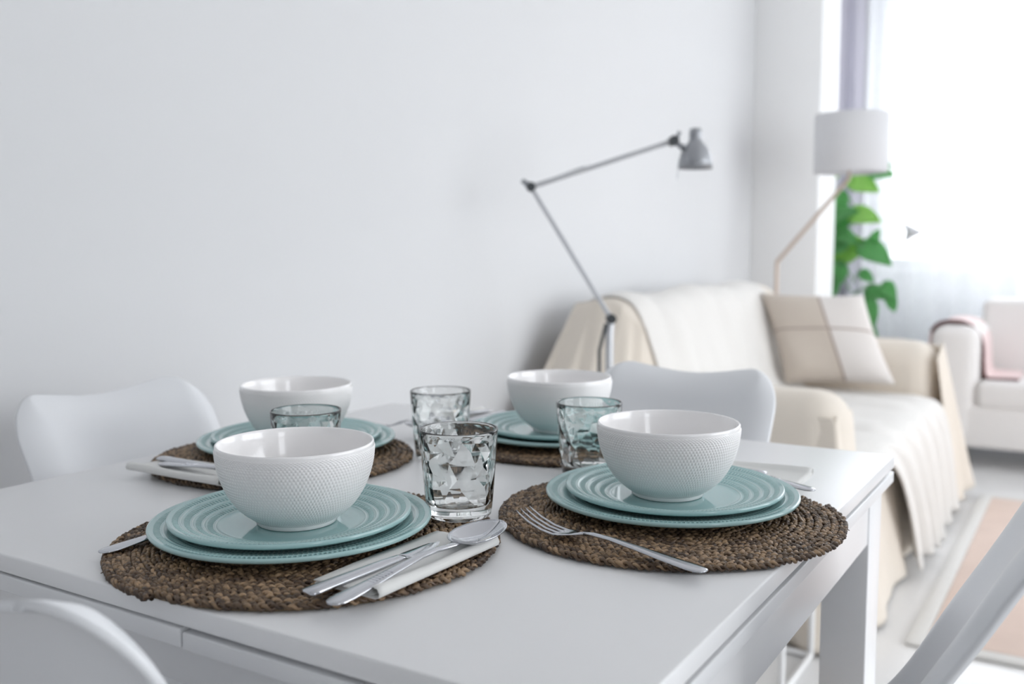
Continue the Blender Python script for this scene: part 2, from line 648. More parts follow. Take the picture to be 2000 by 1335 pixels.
tb('tabletop', (X0, Y0, TZ - 0.018), (X1, Y1, TZ), bev=0.0022)
tb('extension_leaf', (X0, Y0, TZ - 0.0375), (X1, 0.6160, TZ - 0.0224), M_LEAF, 0.0016)
tb('extension_leaf', (X0, 0.6185, TZ - 0.0365), (X1, Y1, TZ - 0.0203), M_LEAF, 0.0016)
ax0, ax1, ay0, ay1 = X0 + 0.042, X1 - 0.042, Y0 + 0.007, Y1 - 0.007
az0, az1 = TZ - 0.096, TZ - 0.038
LW, LD = 0.074, 0.058
for lx in (ax0, ax1 - LW):
    for ly in (ay0, ay1 - LD):
        tb('leg', (lx, ly, 0), (lx + LW, ly + LD, az1), M_TABLE, 0.002)
tb('apron', (ax0 + LW + 0.001, ay0 + 0.0015, az0), (ax1 - LW - 0.001, ay0 + 0.02, az1))
tb('apron', (ax0 + LW + 0.001, ay1 - 0.02, az0), (ax1 - LW - 0.001, ay1 - 0.0015, az1))
tb('apron', (ax0 + 0.0015, ay0 + LD + 0.001, az0), (ax0 + 0.02, ay1 - LD - 0.001, az1))
tb('apron', (ax1 - 0.02, ay0 + LD + 0.001, az0), (ax1 - 0.0015, ay1 - LD - 0.001, az1))
tb('slide_rail', (ax0 + 0.02, 0.655, az1 - 0.03), (ax1 - 0.02, 0.675, az1 - 0.001), M_TABLE, 0.001)

# ------------------------------------------------------------------ chairs (face +Y in their own frame)
CPY = [0.190, 0.182, 0.138, 0.060, -0.010, -0.060, -0.095, -0.130, -0.172, -0.216, -0.264]
CPZ = [0.405, 0.432, 0.448, 0.440, 0.435, 0.445, 0.475, 0.545, 0.635, 0.725, 0.828]
CHW = [0.170, 0.200, 0.218, 0.222, 0.216, 0.202, 0.184, 0.168, 0.162, 0.164, 0.165]
CEY = [0.182, 0.174, 0.138, 0.085, 0.030, -0.025, -0.060, -0.095, -0.138, -0.185, -0.238]   # the shell's side edge, swept forward
CEZ = [0.410, 0.437, 0.456, 0.464, 0.478, 0.500, 0.530, 0.578, 0.657, 0.737, 0.836]


def make_shell(parent):
    nu, nv = 49, 74
    q = np.linspace(0, 1, 11)
    # rows packed where the corners are rounded
    phi = np.linspace(0, np.pi / 2, 15)
    ec = 0.062 / 0.95 * (1 - np.cos(phi))
    v = np.concatenate([ec, np.linspace(ec[-1], 1 - ec[-1], 48)[1:-1], 1 - ec[::-1]])
    nv = len(v)
    u = np.sin(np.linspace(-np.pi / 2, np.pi / 2, nu)) * 0.55 + 0.45 * np.linspace(-1, 1, nu)
    py, pz, hw, ey, ez = (interp(q, a, v) for a in (CPY, CPZ, CHW, CEY, CEZ))
    # profile normal (pointing to the sitter)
    dy, dz = np.gradient(py, v), np.gradient(pz, v)
    L = np.hypot(dy, dz)
    ny_, nz_ = dz / L, -dy / L
    P = np.zeros((nv, nu, 3))
    for i in range(nv):
        # rounded corners at both ends
        a = np.abs(u)
        wv = hw[i]
        end = min(v[i], 1 - v[i])
        rc_, e_ = 0.062, end * 0.95
        if e_ < rc_:
            wv -= rc_ - math.sqrt(max(0.0, rc_ ** 2 - (rc_ - e_) ** 2))
        x = u * wv
        a2 = np.abs(x) / hw[i]
        curl = a2 ** 2.2
        y = py[i] + (ey[i] - py[i]) * curl
        z = pz[i] + (ez[i] - pz[i]) * curl
        # top edge a little lower in the middle than at its two shoulders
        if v[i] > 0.7:
            k = ((v[i] - 0.7) / 0.3) ** 2
            z = z - 0.012 * k * np.cos(np.clip(a2 / 0.85, 0, 1) * np.pi / 2) ** 2
        # rolled-back rim all round
        de = np.minimum((1 - a) * wv, end * 0.92)
        roll = 0.024 * np.clip(1 - de / 0.045, 0, 1) ** 2
        y = y - ny_[i] * roll
        z = z - nz_[i] * roll
        P[i, :, 0], P[i, :, 1], P[i, :, 2] = x, y, z
    o = sheet('shell', P, M_CHAIR, parent, 0.0075)
    return o


def make_chair():
    c = empty('dining_chair')
    make_shell(c)
    for sx in (-1, 1):
        for sy in (-1, 1):
            tube('leg', [(sx * 0.13, sy * 0.12 - 0.01, 0.425), (sx * 0.205, sy * 0.205 - 0.01, 0.0)], [0.017, 0.011], M_WOOD, c, 12)
    for sy in (-1, 1):
        tube('crossbar', [(-0.14, sy * 0.13 - 0.01, 0.40), (0.14, sy * 0.13 - 0.01, 0.40)], 0.008, M_KNOB, c, 8)
    box('seat_mount', (-0.13, -0.13, 0.412), (0.13, 0.11, 0.424), M_KNOB, c, 0.003)
    return c


ch = make_chair()
chairs = [(0.590, 0.640, -90, 'white moulded chair seen from behind, at the knife and spoon setting'),
          (0.950, 0.275, 0, 'white moulded chair seen edge-on in front of the peach rug'),
          (1.310, 0.612, 90, 'white moulded chair standing between the table and the cream sofa'),
          (0.902, 1.008, 180, 'white moulded chair with its back to the wall, beside the table')]
for i, (x, y, a, lb) in enumerate(chairs):
    o = ch if i == 0 else copy_tree(ch)
    o.location = (x, y, 0)
    o.rotation_euler.z = R(a)
    tag(o, lb, 'chair', 'white chairs around the dining table')

# ------------------------------------------------------------------ tableware


def make_placemat():
    rnd = np.random.RandomState(4)
    RR, pitch, Lb = 0.182, 0.0080, 0.0210
    ds = 0.0017
    S = [0.0]
    r0 = 0.006
    # archimedean spiral sampled at equal arc length
    th, ths, rs = 0.0, [], []
    r = r0
    while r < RR - 0.004:
        ths.append(th)
        rs.append(r)
        th += ds / max(r, 0.004)
        r = r0 + pitch * th / (2 * np.pi)
    ths, rs = np.array(ths), np.array(rs)
    n = len(ths)
    s = np.arange(n) * ds

    def wob(amp, wl):
        k = int(s[-1] / wl) + 3
        return amp * np.interp(s, np.linspace(0, s[-1], k), rnd.uniform(-1, 1, k))
    V, F, T, U = [], [], [], []
    ns = 6
    ang = np.linspace(0, 2 * np.pi, ns, endpoint=False)
    off = 0
    stretch = wob(0.9, 0.09)
    for k in range(3):
        ph = 2 * np.pi * s / Lb + 2 * np.pi * k / 3 + stretch
        lat = 0.0025 * np.sin(ph) + wob(0.0008, 0.006)
        ver = 0.0048 + 0.0018 * np.sin(2 * ph) + wob(0.0008, 0.007)
        rad = 0.0019 * (1 + wob(0.30, 0.006))
        rr = rs + lat
        cen = np.stack([rr * np.cos(ths), rr * np.sin(ths), ver], 1)
        tg = np.gradient(cen, axis=0)
        tg /= np.linalg.norm(tg, axis=1)[:, None]
        upv = np.array([0, 0, 1.0])
        a = np.cross(tg, upv)
        a /= np.linalg.norm(a, axis=1)[:, None]
        b = np.cross(a, tg)
        tw = wob(1.5, 0.02)
        A = ang[None, :] + tw[:, None]
        P = cen[:, None, :] + rad[:, None, None] * (1.1 * np.cos(A)[:, :, None] * a[:, None, :] + 0.9 * np.sin(A)[:, :, None] * b[:, None, :])
        P[:, :, 2] = np.maximum(P[:, :, 2], 0.0008)
        V.append(P.reshape(-1, 3))
        F += grid_faces(ns, n, wu=True, off=off)
        off += n * ns
        tone = 0.48 + wob(0.45, 0.009) + wob(0.16, 0.15) + 0.16 * np.sin(2 * ph)
        T.append(np.repeat(tone, ns))
        U.append(np.stack([np.repeat(s + k * 31.7, ns), np.tile(np.arange(ns) / ns, n)], 1))
    o = pyd('placemat', np.concatenate(V), F, M_BRAID, None, attr=('tone', np.concatenate(T)), uv=np.concatenate(U))
    # stray ends of grass along the edge
    V, F, T, U, off = [], [], [], [], 0
    for k in range(34):
        a = rnd.uniform(0, 2 * np.pi)
        rr = RR - rnd.uniform(0.0, 0.05) * (rnd.rand() < 0.6) - 0.009
        p = np.array([rr * np.cos(a), rr * np.sin(a), rnd.uniform(0.0055, 0.0080)])
        d = np.array([np.cos(a + rnd.uniform(-1.6, 1.6)), np.sin(a + rnd.uniform(-1.6, 1.6)), rnd.uniform(-0.1, 0.35)])
        ln = rnd.uniform(0.004, 0.009)
        v, f = tube_data([p, p + d * ln * 0.5, p + d * ln + np.array([0, 0, -0.002])], [0.0009, 0.0008, 0.0003], 5)
        V += v
        F += [[i + off for i in q] for q in f]
        off += len(v)
        T += [rnd.uniform(0.4, 0.9)] * len(v)
        U += [(k * 0.37 + i * 0.01, 0.5) for i in range(len(v))]
    lf = pyd('loose_fibres', V, F, M_BRAID, o, attr=('tone', T), uv=U)
    lf['kind'] = 'stuff'
    lathe('backing', [(0.0, 0.0005), (RR - 0.012, 0.0005), (RR - 0.010, 0.003), (0.0, 0.003)], M_POLE, o, 64)
    return o


def make_plate(name, Rp, h):
    """plate with four rows of raised dashes between raised rings"""
    n = 1080
    t = np.linspace(0, 2 * np.pi, n, endpoint=False)
    rings = [0.885, 0.795, 0.705, 0.615]
    rows = [0.930, 0.840, 0.750, 0.660]
    rr = set(np.round(np.concatenate([[0.0, 0.15, 0.3, 0.45, 0.56, 0.575, 0.59],
                                      *[np.array([-0.011, -0.0055, 0.0, 0.0055, 0.011]) + c for c in rings],
                                      *[np.array([-0.027, -0.022, -0.017, 0.0, 0.017, 0.022, 0.027]) + c for c in rows],
                                      [0.965, 0.98, 0.99]]), 4))
    rr = np.array(sorted(rr))
    # top surface height
    zt = np.where(rr < 0.575, 0.0042, 0.0042 + (h - 0.0042) * np.clip((rr - 0.575) / 0.415, 0, 1) ** 1.12)
    V, Rl = [], []
    for x, z in zip(rr, zt):
        rel = max([0] + [math.exp(-((x - c) / 0.0045) ** 2) for c in rings]) * np.ones(n)
        for c in rows:
            d = abs(x - c)
            if d < 0.03:
                N = round(2 * math.pi * c * Rp / 0.0042)
                prof = 1 / (1 + math.exp((d - 0.0195) / 0.0012))
                dash = 1 / (1 + np.exp(-(np.cos(N * t) - 0.05) * 7))
                rel = np.maximum(rel, 0) + prof * (1.9 * dash - 0.95)
        V.append(np.stack([x * Rp * np.cos(t), x * Rp * np.sin(t), z + 0.00065 * rel], 1))
        Rl.append(0.5 + 0.5 * np.clip(rel, -1, 1))
    under = [(0.996, h - 0.0006), (1.0, h - 0.0022), (0.997, h - 0.0040), (0.985, h - 0.0050), (0.93, h - 0.0074), (0.80, h - 0.0112),
             (0.66, 0.0024), (0.60, 0.0010), (0.585, 0.0), (0.555, 0.0), (0.545, 0.0012), (0.0, 0.0012)]
    for x, z in under:
        V.append(np.stack([x * Rp * np.cos(t), x * Rp * np.sin(t), np.full(n, max(z, 0.0))], 1))
        Rl.append(np.full(n, 0.5 + 0.22 * math.exp(-((x - 0.997) / 0.006) ** 2) if x > 0.9 else 0.5))
    F = grid_faces(n, len(V), wu=True)
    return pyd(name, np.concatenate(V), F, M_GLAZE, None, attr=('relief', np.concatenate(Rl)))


def make_bowl():
    N = 128
    n = N * 4
    t = np.linspace(0, 2 * np.pi, n, endpoint=False)
    zs = [0.0045, 0.0075, 0.016, 0.028, 0.042, 0.057, 0.069, 0.0745]
    rs_ = [0.0392, 0.0432, 0.0535, 0.0625, 0.0693, 0.0737, 0.0754, 0.0757]
    q = np.linspace(0, 1, len(zs))
    V = []

    def ring(r, z, d=0.0):
        rr_ = r + d
        V.append(np.stack([rr_ * np.cos(t), rr_ * np.sin(t), np.full(n, z) if np.isscalar(z) else z], 1))
    for r, z in ((0.0, 0.0022), (0.033, 0.0022), (0.0345, 0.0), (0.0375, 0.0), (0.0384, 0.0008), (0.0387, 0.0035)):
        ring(r, z)
    rows = 32
    m_ = rows * 4
    for i in range(m_ + 1):
        f = i / m_
        r, z = float(interp(q, rs_, f)), float(interp(q, zs, f))
        rowph = f * rows
        fade = min(1, f / 0.03, (1 - f) / 0.03)
        a, b = (N * t / 2 + math.pi * rowph / 2) , (N * t / 2 - math.pi * rowph / 2)
        p = (np.cos(a) * np.cos(b)) ** 2
        sl = 0.7 if f < 0.3 else 1.0
        ring(r, z - 0.0003 * p * fade * (1 - f), 0.00115 * fade * sl * p)
    H = 0.079
    for r, z in ((0.0758, H - 0.0028), (0.0756, H - 0.0010), (0.0748, H), (0.0738, H - 0.0002), (0.0730, H - 0.0014),
                 (0.0722, 0.070), (0.0703, 0.057), (0.0660, 0.043), (0.0592, 0.030), (0.0500, 0.019), (0.038, 0.0105), (0.022, 0.0065), (0.0, 0.0055)):
        ring(r, z)
    return pyd('cereal_bowl', np.concatenate(V), grid_faces(n, len(V), wu=True), M_BOWL)


def make_glass():
    """tumbler: smooth outside, irregular diamond facets inside, heavy foot"""
    rnd = np.random.RandomState(11)
    n, H = 144, 0.0915
    t = np.linspace(0, 2 * np.pi, n, endpoint=False)

    def Ro(z):
        return float(interp([0, 0.006, 0.03, 0.06, 0.085, H], [0.0335, 0.0343, 0.0368, 0.0392, 0.0408, 0.0411], z))
    V = []

    def ring(r, z):
        V.append(np.stack([r * np.cos(t), r * np.sin(t), np.full(n, z)], 1))
    ring(0.0, 0.0022)
    ring(0.026, 0.0022)
    ring(0.029, 0.0)
    ring(0.0322, 0.0)
    for z in np.concatenate([[0.0012, 0.003, 0.006], np.linspace(0.01, H - 0.004, 26)]):
        ring(Ro(z), z)
    ring(0.0411, H - 0.0012)
    ring(0.0406, H)
    ring(0.0396, H)
    ring(0.0391, H - 0.0012)
    ring(0.0389, H - 0.0035)
    nr = len(V)
    V = np.concatenate(V).tolist()
    F = grid_faces(n, nr, wu=True)
    smooth_faces = len(F)
    # inner wall: rows of jittered points joined into flat irregular facets
    m_ = 18
    k_ = n // m_
    rows = []
    for row, zc in enumerate((H - 0.0085, 0.071, 0.0585, 0.046, 0.0335, 0.021)):
        ids = []
        for q_ in range(m_):
            th = 2 * math.pi * (q_ + 0.5 * (row % 2) + rnd.uniform(-0.26, 0.26) * (row > 0)) / m_
            z = zc + rnd.uniform(-0.0032, 0.0032)
            r_ = Ro(z) - (0.0024 if row == 0 else 0.0037) + rnd.uniform(-0.0015, 0.0013) * (0.4 if row == 0 else 1)
            ids.append(len(V))
            V.append((r_ * math.cos(th), r_ * math.sin(th), z))
        rows.append(ids)
    top = [(nr - 1) * n + q_ for q_ in range(n)]
    for q_ in range(m_):
        a, b = rows[0][q_], rows[0][(q_ + 1) % m_]
        for w_ in range(k_):
            F.append((top[(q_ * k_ + w_) % n], top[(q_ * k_ + w_ + 1) % n], a))
        F.append((top[((q_ + 1) * k_) % n], b, a))
    for r0_, (A_, B_) in enumerate(zip(rows[:-1], rows[1:])):
        for q_ in range(m_):
            a, a2 = A_[q_], A_[(q_ + 1) % m_]
            if r0_ % 2 == 0:      # next row shifted by half a step
                b, b2 = B_[q_], B_[(q_ + 1) % m_]
                F += [(a, a2, b), (a2, b2, b)]
            else:
                b, b2 = B_[q_], B_[(q_ + 1) % m_]
                F += [(a, b2, b), (a, a2, b2)]
    base = len(V)
    for r_, z in ((0.0300, 0.0140), (0.0240, 0.0122), (0.0120, 0.0114)):
        for q_ in range(m_):
            th = 2 * math.pi * (q_ + 0.5) / m_
            V.append((r_ * math.cos(th), r_ * math.sin(th), z))
    c_ = len(V)
    V.append((0, 0, 0.0112))
    lv = [rows[-1]] + [[base + w_ * m_ + q_ for q_ in range(m_)] for w_ in range(3)]
    for A_, B_ in zip(lv[:-1], lv[1:]):
        for q_ in range(m_):
            F.append((A_[q_], A_[(q_ + 1) % m_], B_[(q_ + 1) % m_], B_[q_]))
    for q_ in range(m_):
        F.append((lv[-1][q_], lv[-1][(q_ + 1) % m_], c_))
    o = pyd('drinking_glass', V, F, M_GLASS)
    bm_ = bmesh.new()
    bm_.from_mesh(o.data)
    bmesh.ops.remove_doubles(bm_, verts=bm_.verts, dist=1e-6)
    bmesh.ops.recalc_face_normals(bm_, faces=bm_.faces)
    for f_ in bm_.faces:
        c3 = f_.calc_center_median()
        f_.smooth = not (0.0165 < c3.z < H - 0.009 and math.hypot(c3.x, c3.y) < Ro(c3.z) - 0.001)
    bm_.to_mesh(o.data)
    bm_.free()
    return o


def strip_data(sec, n=10):
    """lens-section strip along x; sec rows: x, y, z, half width, half thickness, (dish)"""
    V = []
    t = np.linspace(0, 2 * np.pi, n, endpoint=False)
    for s in sec:
        x, y, z, w, h = s[:5]
        dish = s[5] if len(s) > 5 else 0.0
        c = np.cos(t)
        V += np.stack([np.full(n, x), y + w * c, z + h * np.sin(t) + dish * c ** 2], 1).tolist()
    F = grid_faces(n, len(sec), wu=True)
    F.append(list(range(n))[::-1])
    F.append(list(range((len(sec) - 1) * n, len(sec) * n)))
    return V, F


def strips(name, secs, m, parent=None):
    V, F = [], []
    for s in secs:
        v, f = strip_data(s)
        F += [[i + len(V) for i in q] for q in f]
        V += v
    return pyd(name, V, F, m, parent)


HANDLE = [(0.000, 0, 0.0022, 0.0030, 0.0008), (0.002, 0, 0.0023, 0.0062, 0.0013), (0.007, 0, 0.0024, 0.0086, 0.0015), (0.016, 0, 0.0028, 0.0092, 0.0016),
          (0.040, 0, 0.0044, 0.0076, 0.0017), (0.070, 0, 0.0070, 0.0056, 0.0018), (0.100, 0, 0.0092, 0.0038, 0.0019), (0.120, 0, 0.0092, 0.0030, 0.0021), (0.132, 0, 0.0080, 0.0031, 0.0021)]


def make_fork():
    o = empty('fork')
    strips('handle', [HANDLE], M_STEEL, o)
    strips('head', [[(0.130, 0, 0.0082, 0.0031, 0.0020), (0.138, 0, 0.0066, 0.0050, 0.0013), (0.146, 0, 0.0046, 0.0098, 0.0010, 0.0012), (0.153, 0, 0.0034, 0.0124, 0.0009, 0.0014),
                     (0.160, 0, 0.0032, 0.0128, 0.0009, 0.0012), (0.164, 0, 0.0034, 0.0124, 0.0008, 0.001)]], M_STEEL, o)
    for k in range(4):
        y = (k - 1.5) * 0.0068
        strips('tine', [[(0.158, y, 0.0036, 0.0022, 0.0009), (0.175, y, 0.0052, 0.0019, 0.0010), (0.192, y, 0.0100, 0.0016, 0.0010), (0.203, y * 0.98, 0.0152, 0.0011, 0.0008), (0.208, y * 0.97, 0.0182, 0.0005, 0.0004)]], M_STEEL, o)
    return o


def make_spoon():
    o = empty('spoon')
    strips('handle', [HANDLE + [(0.142, 0, 0.0076, 0.0040, 0.0018), (0.149, 0, 0.0082, 0.0060, 0.0012)]], M_STEEL, o)
    for k in range(7):     # fine grip ridges on the handle
        x = 0.043 + k * 0.0034
        z = float(np.interp(x, [h[0] for h in HANDLE], [h[2] + h[4] for h in HANDLE]))
        tube('ridge', [(x, -0.0038, z - 0.0002), (x, 0.0038, z - 0.0002)], 0.00042, M_STEEL, o, 6)
    nr, nt_ = 10, 40
    P = np.zeros((nr, nt_ + 1, 3))
    for i in range(nr):
        f = i / (nr - 1)
        for j in range(nt_ + 1):
            a = 2 * math.pi * j / nt_
            ex = 0.0325 * math.cos(a)
            wy = 0.0215 * math.sin(a) * (1 - 0.10 * math.cos(a))
            P[i, j] = (0.179 + ex * f, wy * f, 0.0022 + 0.0085 * f ** 2.3 + 0.0016 * math.cos(a) * f)
    me = sheet('spoon_bowl', P, M_STEEL, o, 0.0011)
    return o


def make_knife():
    o = empty('knife')
    strips('handle', [[(0.000, 0, 0.0035, 0.0045, 0.0012), (0.002, 0, 0.0036, 0.0078, 0.0024), (0.010, 0, 0.0038, 0.0086, 0.0030), (0.050, 0, 0.0040, 0.0076, 0.0032),
                       (0.090, 0, 0.0042, 0.0064, 0.0032), (0.106, 0, 0.0042, 0.0056, 0.0028), (0.112, 0, 0.0040, 0.0060, 0.0016)]], M_STEEL, o)
    strips('blade', [[(0.110, 0, 0.0040, 0.0058, 0.0013), (0.118, 0.001, 0.0038, 0.0078, 0.0009), (0.150, 0.0015, 0.0034, 0.0092, 0.0008), (0.190, 0.0012, 0.0030, 0.0090, 0.0007),
                      (0.205, 0.0, 0.0028, 0.0076, 0.0006), (0.214, -0.003, 0.0026, 0.0044, 0.0005), (0.2175, -0.005, 0.0026, 0.0012, 0.0003)]], M_STEEL, o)
    return o


def make_napkin():
    """folded paper napkin: thin inner edge at +y, a soft rolled fold at -y; runs along x"""
    o = empty('napkin')
    L_ = 0.163
    x = np.linspace(-L_ / 2, L_ / 2, 26)
    # cross-section: from the inner edge over the top, round the fold, back underneath
    sec = [(0.036, 0.0034), (0.026, 0.0040), (0.012, 0.0042), (-0.004, 0.0043), (-0.016, 0.0045), (-0.0245, 0.0062), (-0.030, 0.0096), (-0.0348, 0.0088),
           (-0.0368, 0.0054), (-0.0358, 0.0026), (-0.032, 0.0012), (-0.022, 0.0012), (0.0, 0.0011), (0.020, 0.0010), (0.035, 0.0010)]
    P = np.zeros((len(sec), len(x), 3))
    for i, (y, z) in enumerate(sec):
        P[i, :, 0] = x
        P[i, :, 1] = y + 0.0018 * np.sin(x * 16 + 0.6) * (1 if y > 0 else 0.6)
        P[i, :, 2] = z * (1 + 0.10 * np.sin(x * 40 + y * 60)) + 0.0004
    sheet('outer_fold', P, M_NAPKIN, o, 0.0009)
    for k in range(3):
        sec2 = [(0.0345 - 0.001 * k, 0.0017 + 0.0006 * k), (0.0, 0.0019 + 0.0007 * k), (-0.022 - 0.001 * k, 0.0022 + 0.0008 * k), (-0.0300 + 0.002 * k, 0.0044 + 0.001 * k)]
        P = np.zeros((len(sec2), len(x), 3))
        for i, (y, z) in enumerate(sec2):
            P[i, :, 0] = x * (0.992 - 0.006 * k)
            P[i, :, 1] = y + 0.0018 * np.sin(x * 16 + 0.6) * (1 if y > 0 else 0.6)
            P[i, :, 2] = z + 0.0003
        sheet('inner_layer', P, M_NAPKIN, o, 0.0005)
    return o


mat0, big0, small0, bowl0 = make_placemat(), make_plate('dinner_plate', 0.1350, 0.0146), make_plate('side_plate', 0.1163, 0.0166), make_bowl()
glass0, fork0, spoon0, knife0, nap0 = make_glass(), make_fork(), make_spoon(), make_knife(), make_napkin()
used = set()


def put(proto, loc, rz, label, cat, group, rx=0.0, ry=0.0, scale=None):
    o = proto if proto.name not in used else copy_tree(proto)
    used.add(proto.name)
    o.location = loc
    o.rotation_euler = (rx, ry, rz)
    if scale:
        o.scale = scale
    return tag(o, label, cat, group)


ZM = TZ + 0.0088                 # top of a placemat
# per setting: facing angle, plate centre, mat centre, mat radius, nudge of bowl / side plate / dinner plate, phrase
SET = [
    dict(a=0, c=(0.6714, 0.6643), m=(0.666, 0.638), R=0.183, b=(0.0013, -0.0021), s=(-0.0013, 0.0022), l=(-0.0008, 0.0014),
         ph='at the setting with knife and spoon in full view'),
    dict(a=90, c=(0.9582, 0.3909), m=(0.926, 0.381), R=0.177, b=(-0.0013, 0.0022), s=(0.0019, -0.0032), l=(0.0005, -0.0008),
         ph='at the setting by the bare table corner'),
    dict(a=180, c=(1.2196, 0.6714), m=(1.224, 0.661), R=0.175, b=(0, 0), s=(0, 0), l=(0, 0),
         ph='at the setting by the sofa-side chair'),
    dict(a=270, c=(0.9681, 0.9481), m=(0.924, 0.926), R=0.171, b=(0, 0), s=(0, 0), l=(0, 0),
         ph='at the setting by the wall-side chair'),
]
for i, S_ in enumerate(SET):
    a = R(S_['a'])
    ph = S_['ph']
    c = S_['c']
    f = S_['R'] / 0.1785
    put(mat0, (S_['m'][0], S_['m'][1], TZ), a + 0.7 * i, 'round braided seagrass placemat ' + ph, 'placemat', 'seagrass placemats', scale=(f, f, 1))
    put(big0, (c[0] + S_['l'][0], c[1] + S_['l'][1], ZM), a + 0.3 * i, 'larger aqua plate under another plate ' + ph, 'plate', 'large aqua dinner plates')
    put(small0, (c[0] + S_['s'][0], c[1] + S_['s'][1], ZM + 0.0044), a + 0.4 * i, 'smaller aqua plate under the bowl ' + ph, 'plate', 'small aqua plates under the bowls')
    put(bowl0, (c[0] + S_['b'][0], c[1] + S_['b'][1], ZM + 0.0044 + 0.0046), a + 0.5 * i, 'white dimpled bowl ' + ph, 'bowl', 'white bowls')

glabels = ['faceted clear tumbler standing before the spoon, in full view', 'faceted clear tumbler partly behind the bowl by the bare table corner',
           'faceted clear tumbler nearest the wall, behind another tumbler', 'faceted clear tumbler of which only the rim shows behind a bowl']
for i, (x, y, z) in enumerate(((0.8015, 0.559, 0.0085), (1.060, 0.541, 0.0), (1.046, 0.759, 0.0), (0.805, 0.775, 0.0085))):
    k = 0.985 if z else 1.0
    put(glass0, (x, y, TZ + z), 1.1 * i, glabels[i], 'glass', 'faceted tumblers', scale=(k, k, k))


def local(S_, x, y):
    a = R(S_['a'])
    return (S_['c'][0] + x * math.cos(a) - y * math.sin(a), S_['c'][1] + x * math.sin(a) + y * math.cos(a))


# napkins with knife and spoon at each diner's right, forks at the left
for i, S_ in enumerate(SET):
    a, ph = R(S_['a']), S_['ph']
    ny = {0: -0.1625, 1: -0.160, 2: -0.172, 3: -0.187}[i]
    nx = {0: -0.0255, 1: -0.022, 2: -0.02, 3: 0.010}[i]
    p = local(S_, nx, ny)
    put(nap0, (p[0], p[1], ZM), a + R({0: -3, 1: 0, 2: 0, 3: 0}[i]), 'folded white paper napkin ' + ph, 'napkin', 'folded napkins')
    (kx, ky, ka), (px_, py_, pa) = {0: ((-0.138, -0.147, -3.7), (-0.147, -0.1790, -3.0)), 1: ((-0.060, -0.150, -2.0), (-0.129, -0.098, -16.0)),
                                    2: ((-0.100, -0.158, -2.0), (-0.095, -0.186, 2.0)), 3: ((-0.075, -0.172, 0.0), (-0.045, -0.192, -3.0))}[i]
    zz = ZM + 0.0046
    q = local(S_, kx, ky)
    put(knife0, (q[0], q[1], zz - 0.001), a + R(ka), 'steel table knife on the napkin ' + ph, 'knife', 'steel knives', ry=R(0.8))
    q = local(S_, px_, py_)
    put(spoon0, (q[0], q[1], zz + 0.0008), a + R(pa), 'steel spoon beside the plates ' + ph, 'spoon', 'steel spoons', ry=R(-0.3), scale=(1.05, 1.05, 1.05))
# forks: handle end and tip direction fitted to each place
for (x0, y0, x1, y1, z, lb) in (
        (0.525, 0.762, 0.722, 0.735, ZM - 0.001, 'steel fork half hidden under the plates, only its handle showing'),
        (0.756, 0.275, 0.797, 0.482, ZM, 'steel fork lying across the seagrass mat with its tines up'),
        (1.128, 1.09, 1.124, 0.88, ZM, 'steel fork on the far mat by the wall, only its tip showing beside the plates')):
    put(fork0, (x0, y0, z), math.atan2(y1 - y0, x1 - x0), lb, 'fork', 'steel forks')
for pr in (fork0, spoon0, knife0, nap0):
    pass

# ------------------------------------------------------------------ cream sofa along the wall
sofa = tag(empty('sofa', (3.3, 0.96, 0)), 'cream two-seat sofa under a beige slipcover, standing along the wall', 'sofa')


def rel(P):
    return np.asarray(P, float) - np.array([3.3, 0.96, 0])


def sb(name, lo, hi, bev, m=M_COVER, seg=5):
    return box(name, tuple(rel(lo)), tuple(rel(hi)), m, sofa, bev, seg, True)


sb('seat_base', (2.46, 0.56, 0.06), (4.18, 1.42, 0.36), 0.03)
sb('seat_cushion', (2.64, 0.54, 0.33), (3.95, 1.16, 0.455), 0.05)
sb('armrest', (2.43, 0.545, 0.06), (2.655, 1.36, 0.655), 0.09)
sb('armrest', (3.945, 0.545, 0.06), (4.185, 1.36, 0.655), 0.09)
# backrest: rounded leaning section swept along X
sec = [(1.06, 0.36), (1.085, 0.46), (1.13, 0.62), (1.185, 0.79), (1.215, 0.845), (1.26, 0.868), (1.33, 0.868), (1.385, 0.845), (1.42, 0.78), (1.43, 0.60), (1.43, 0.08), (1.06, 0.08)]
xs = [2.585, 2.592, 2.615, 2.65] + list(np.linspace(2.70, 4.02, 14)) + [4.09, 4.135, 4.158, 4.165]
V = []
for x in xs:
    k = min(x - 2.585, 4.165 - x)
    g = 1 - 0.10 * max(0, 1 - k / 0.075) ** 2
    for y, z in sec:
        V.append((x, 1.25 + (y - 1.25) * g, z if z < 0.3 else 0.3 + (z - 0.3) * (1 - 0.12 * max(0, 1 - k / 0.075) ** 2) - 0.008 * math.sin(x * 9) * (z > 0.7)))
F = grid_faces(len(sec), len(xs), wu=True)
F.append(list(range(len(sec))))
F.append(list(range((len(xs) - 1) * len(sec), len(xs) * len(sec))))
bk = pyd('backrest', rel(V), F, M_COVER, sofa)
bm = bmesh.new()
bm.from_mesh(bk.data)
bmesh.ops.recalc_face_normals(bm, faces=bm.faces)
bm.to_mesh(bk.data)
bm.free()
bk.data.shade_smooth()
s_ = bk.modifiers.new('smooth', 'SUBSURF')
s_.levels = s_.render_levels = 1
for x in (2.5, 4.12):
    for y in (0.62, 1.36):
        lathe('foot', [(0, 0), (0.022, 0), (0.026, 0.06), (0, 0.06)], M_WOOD, sofa, 16, tuple(rel((x, y, 0))))


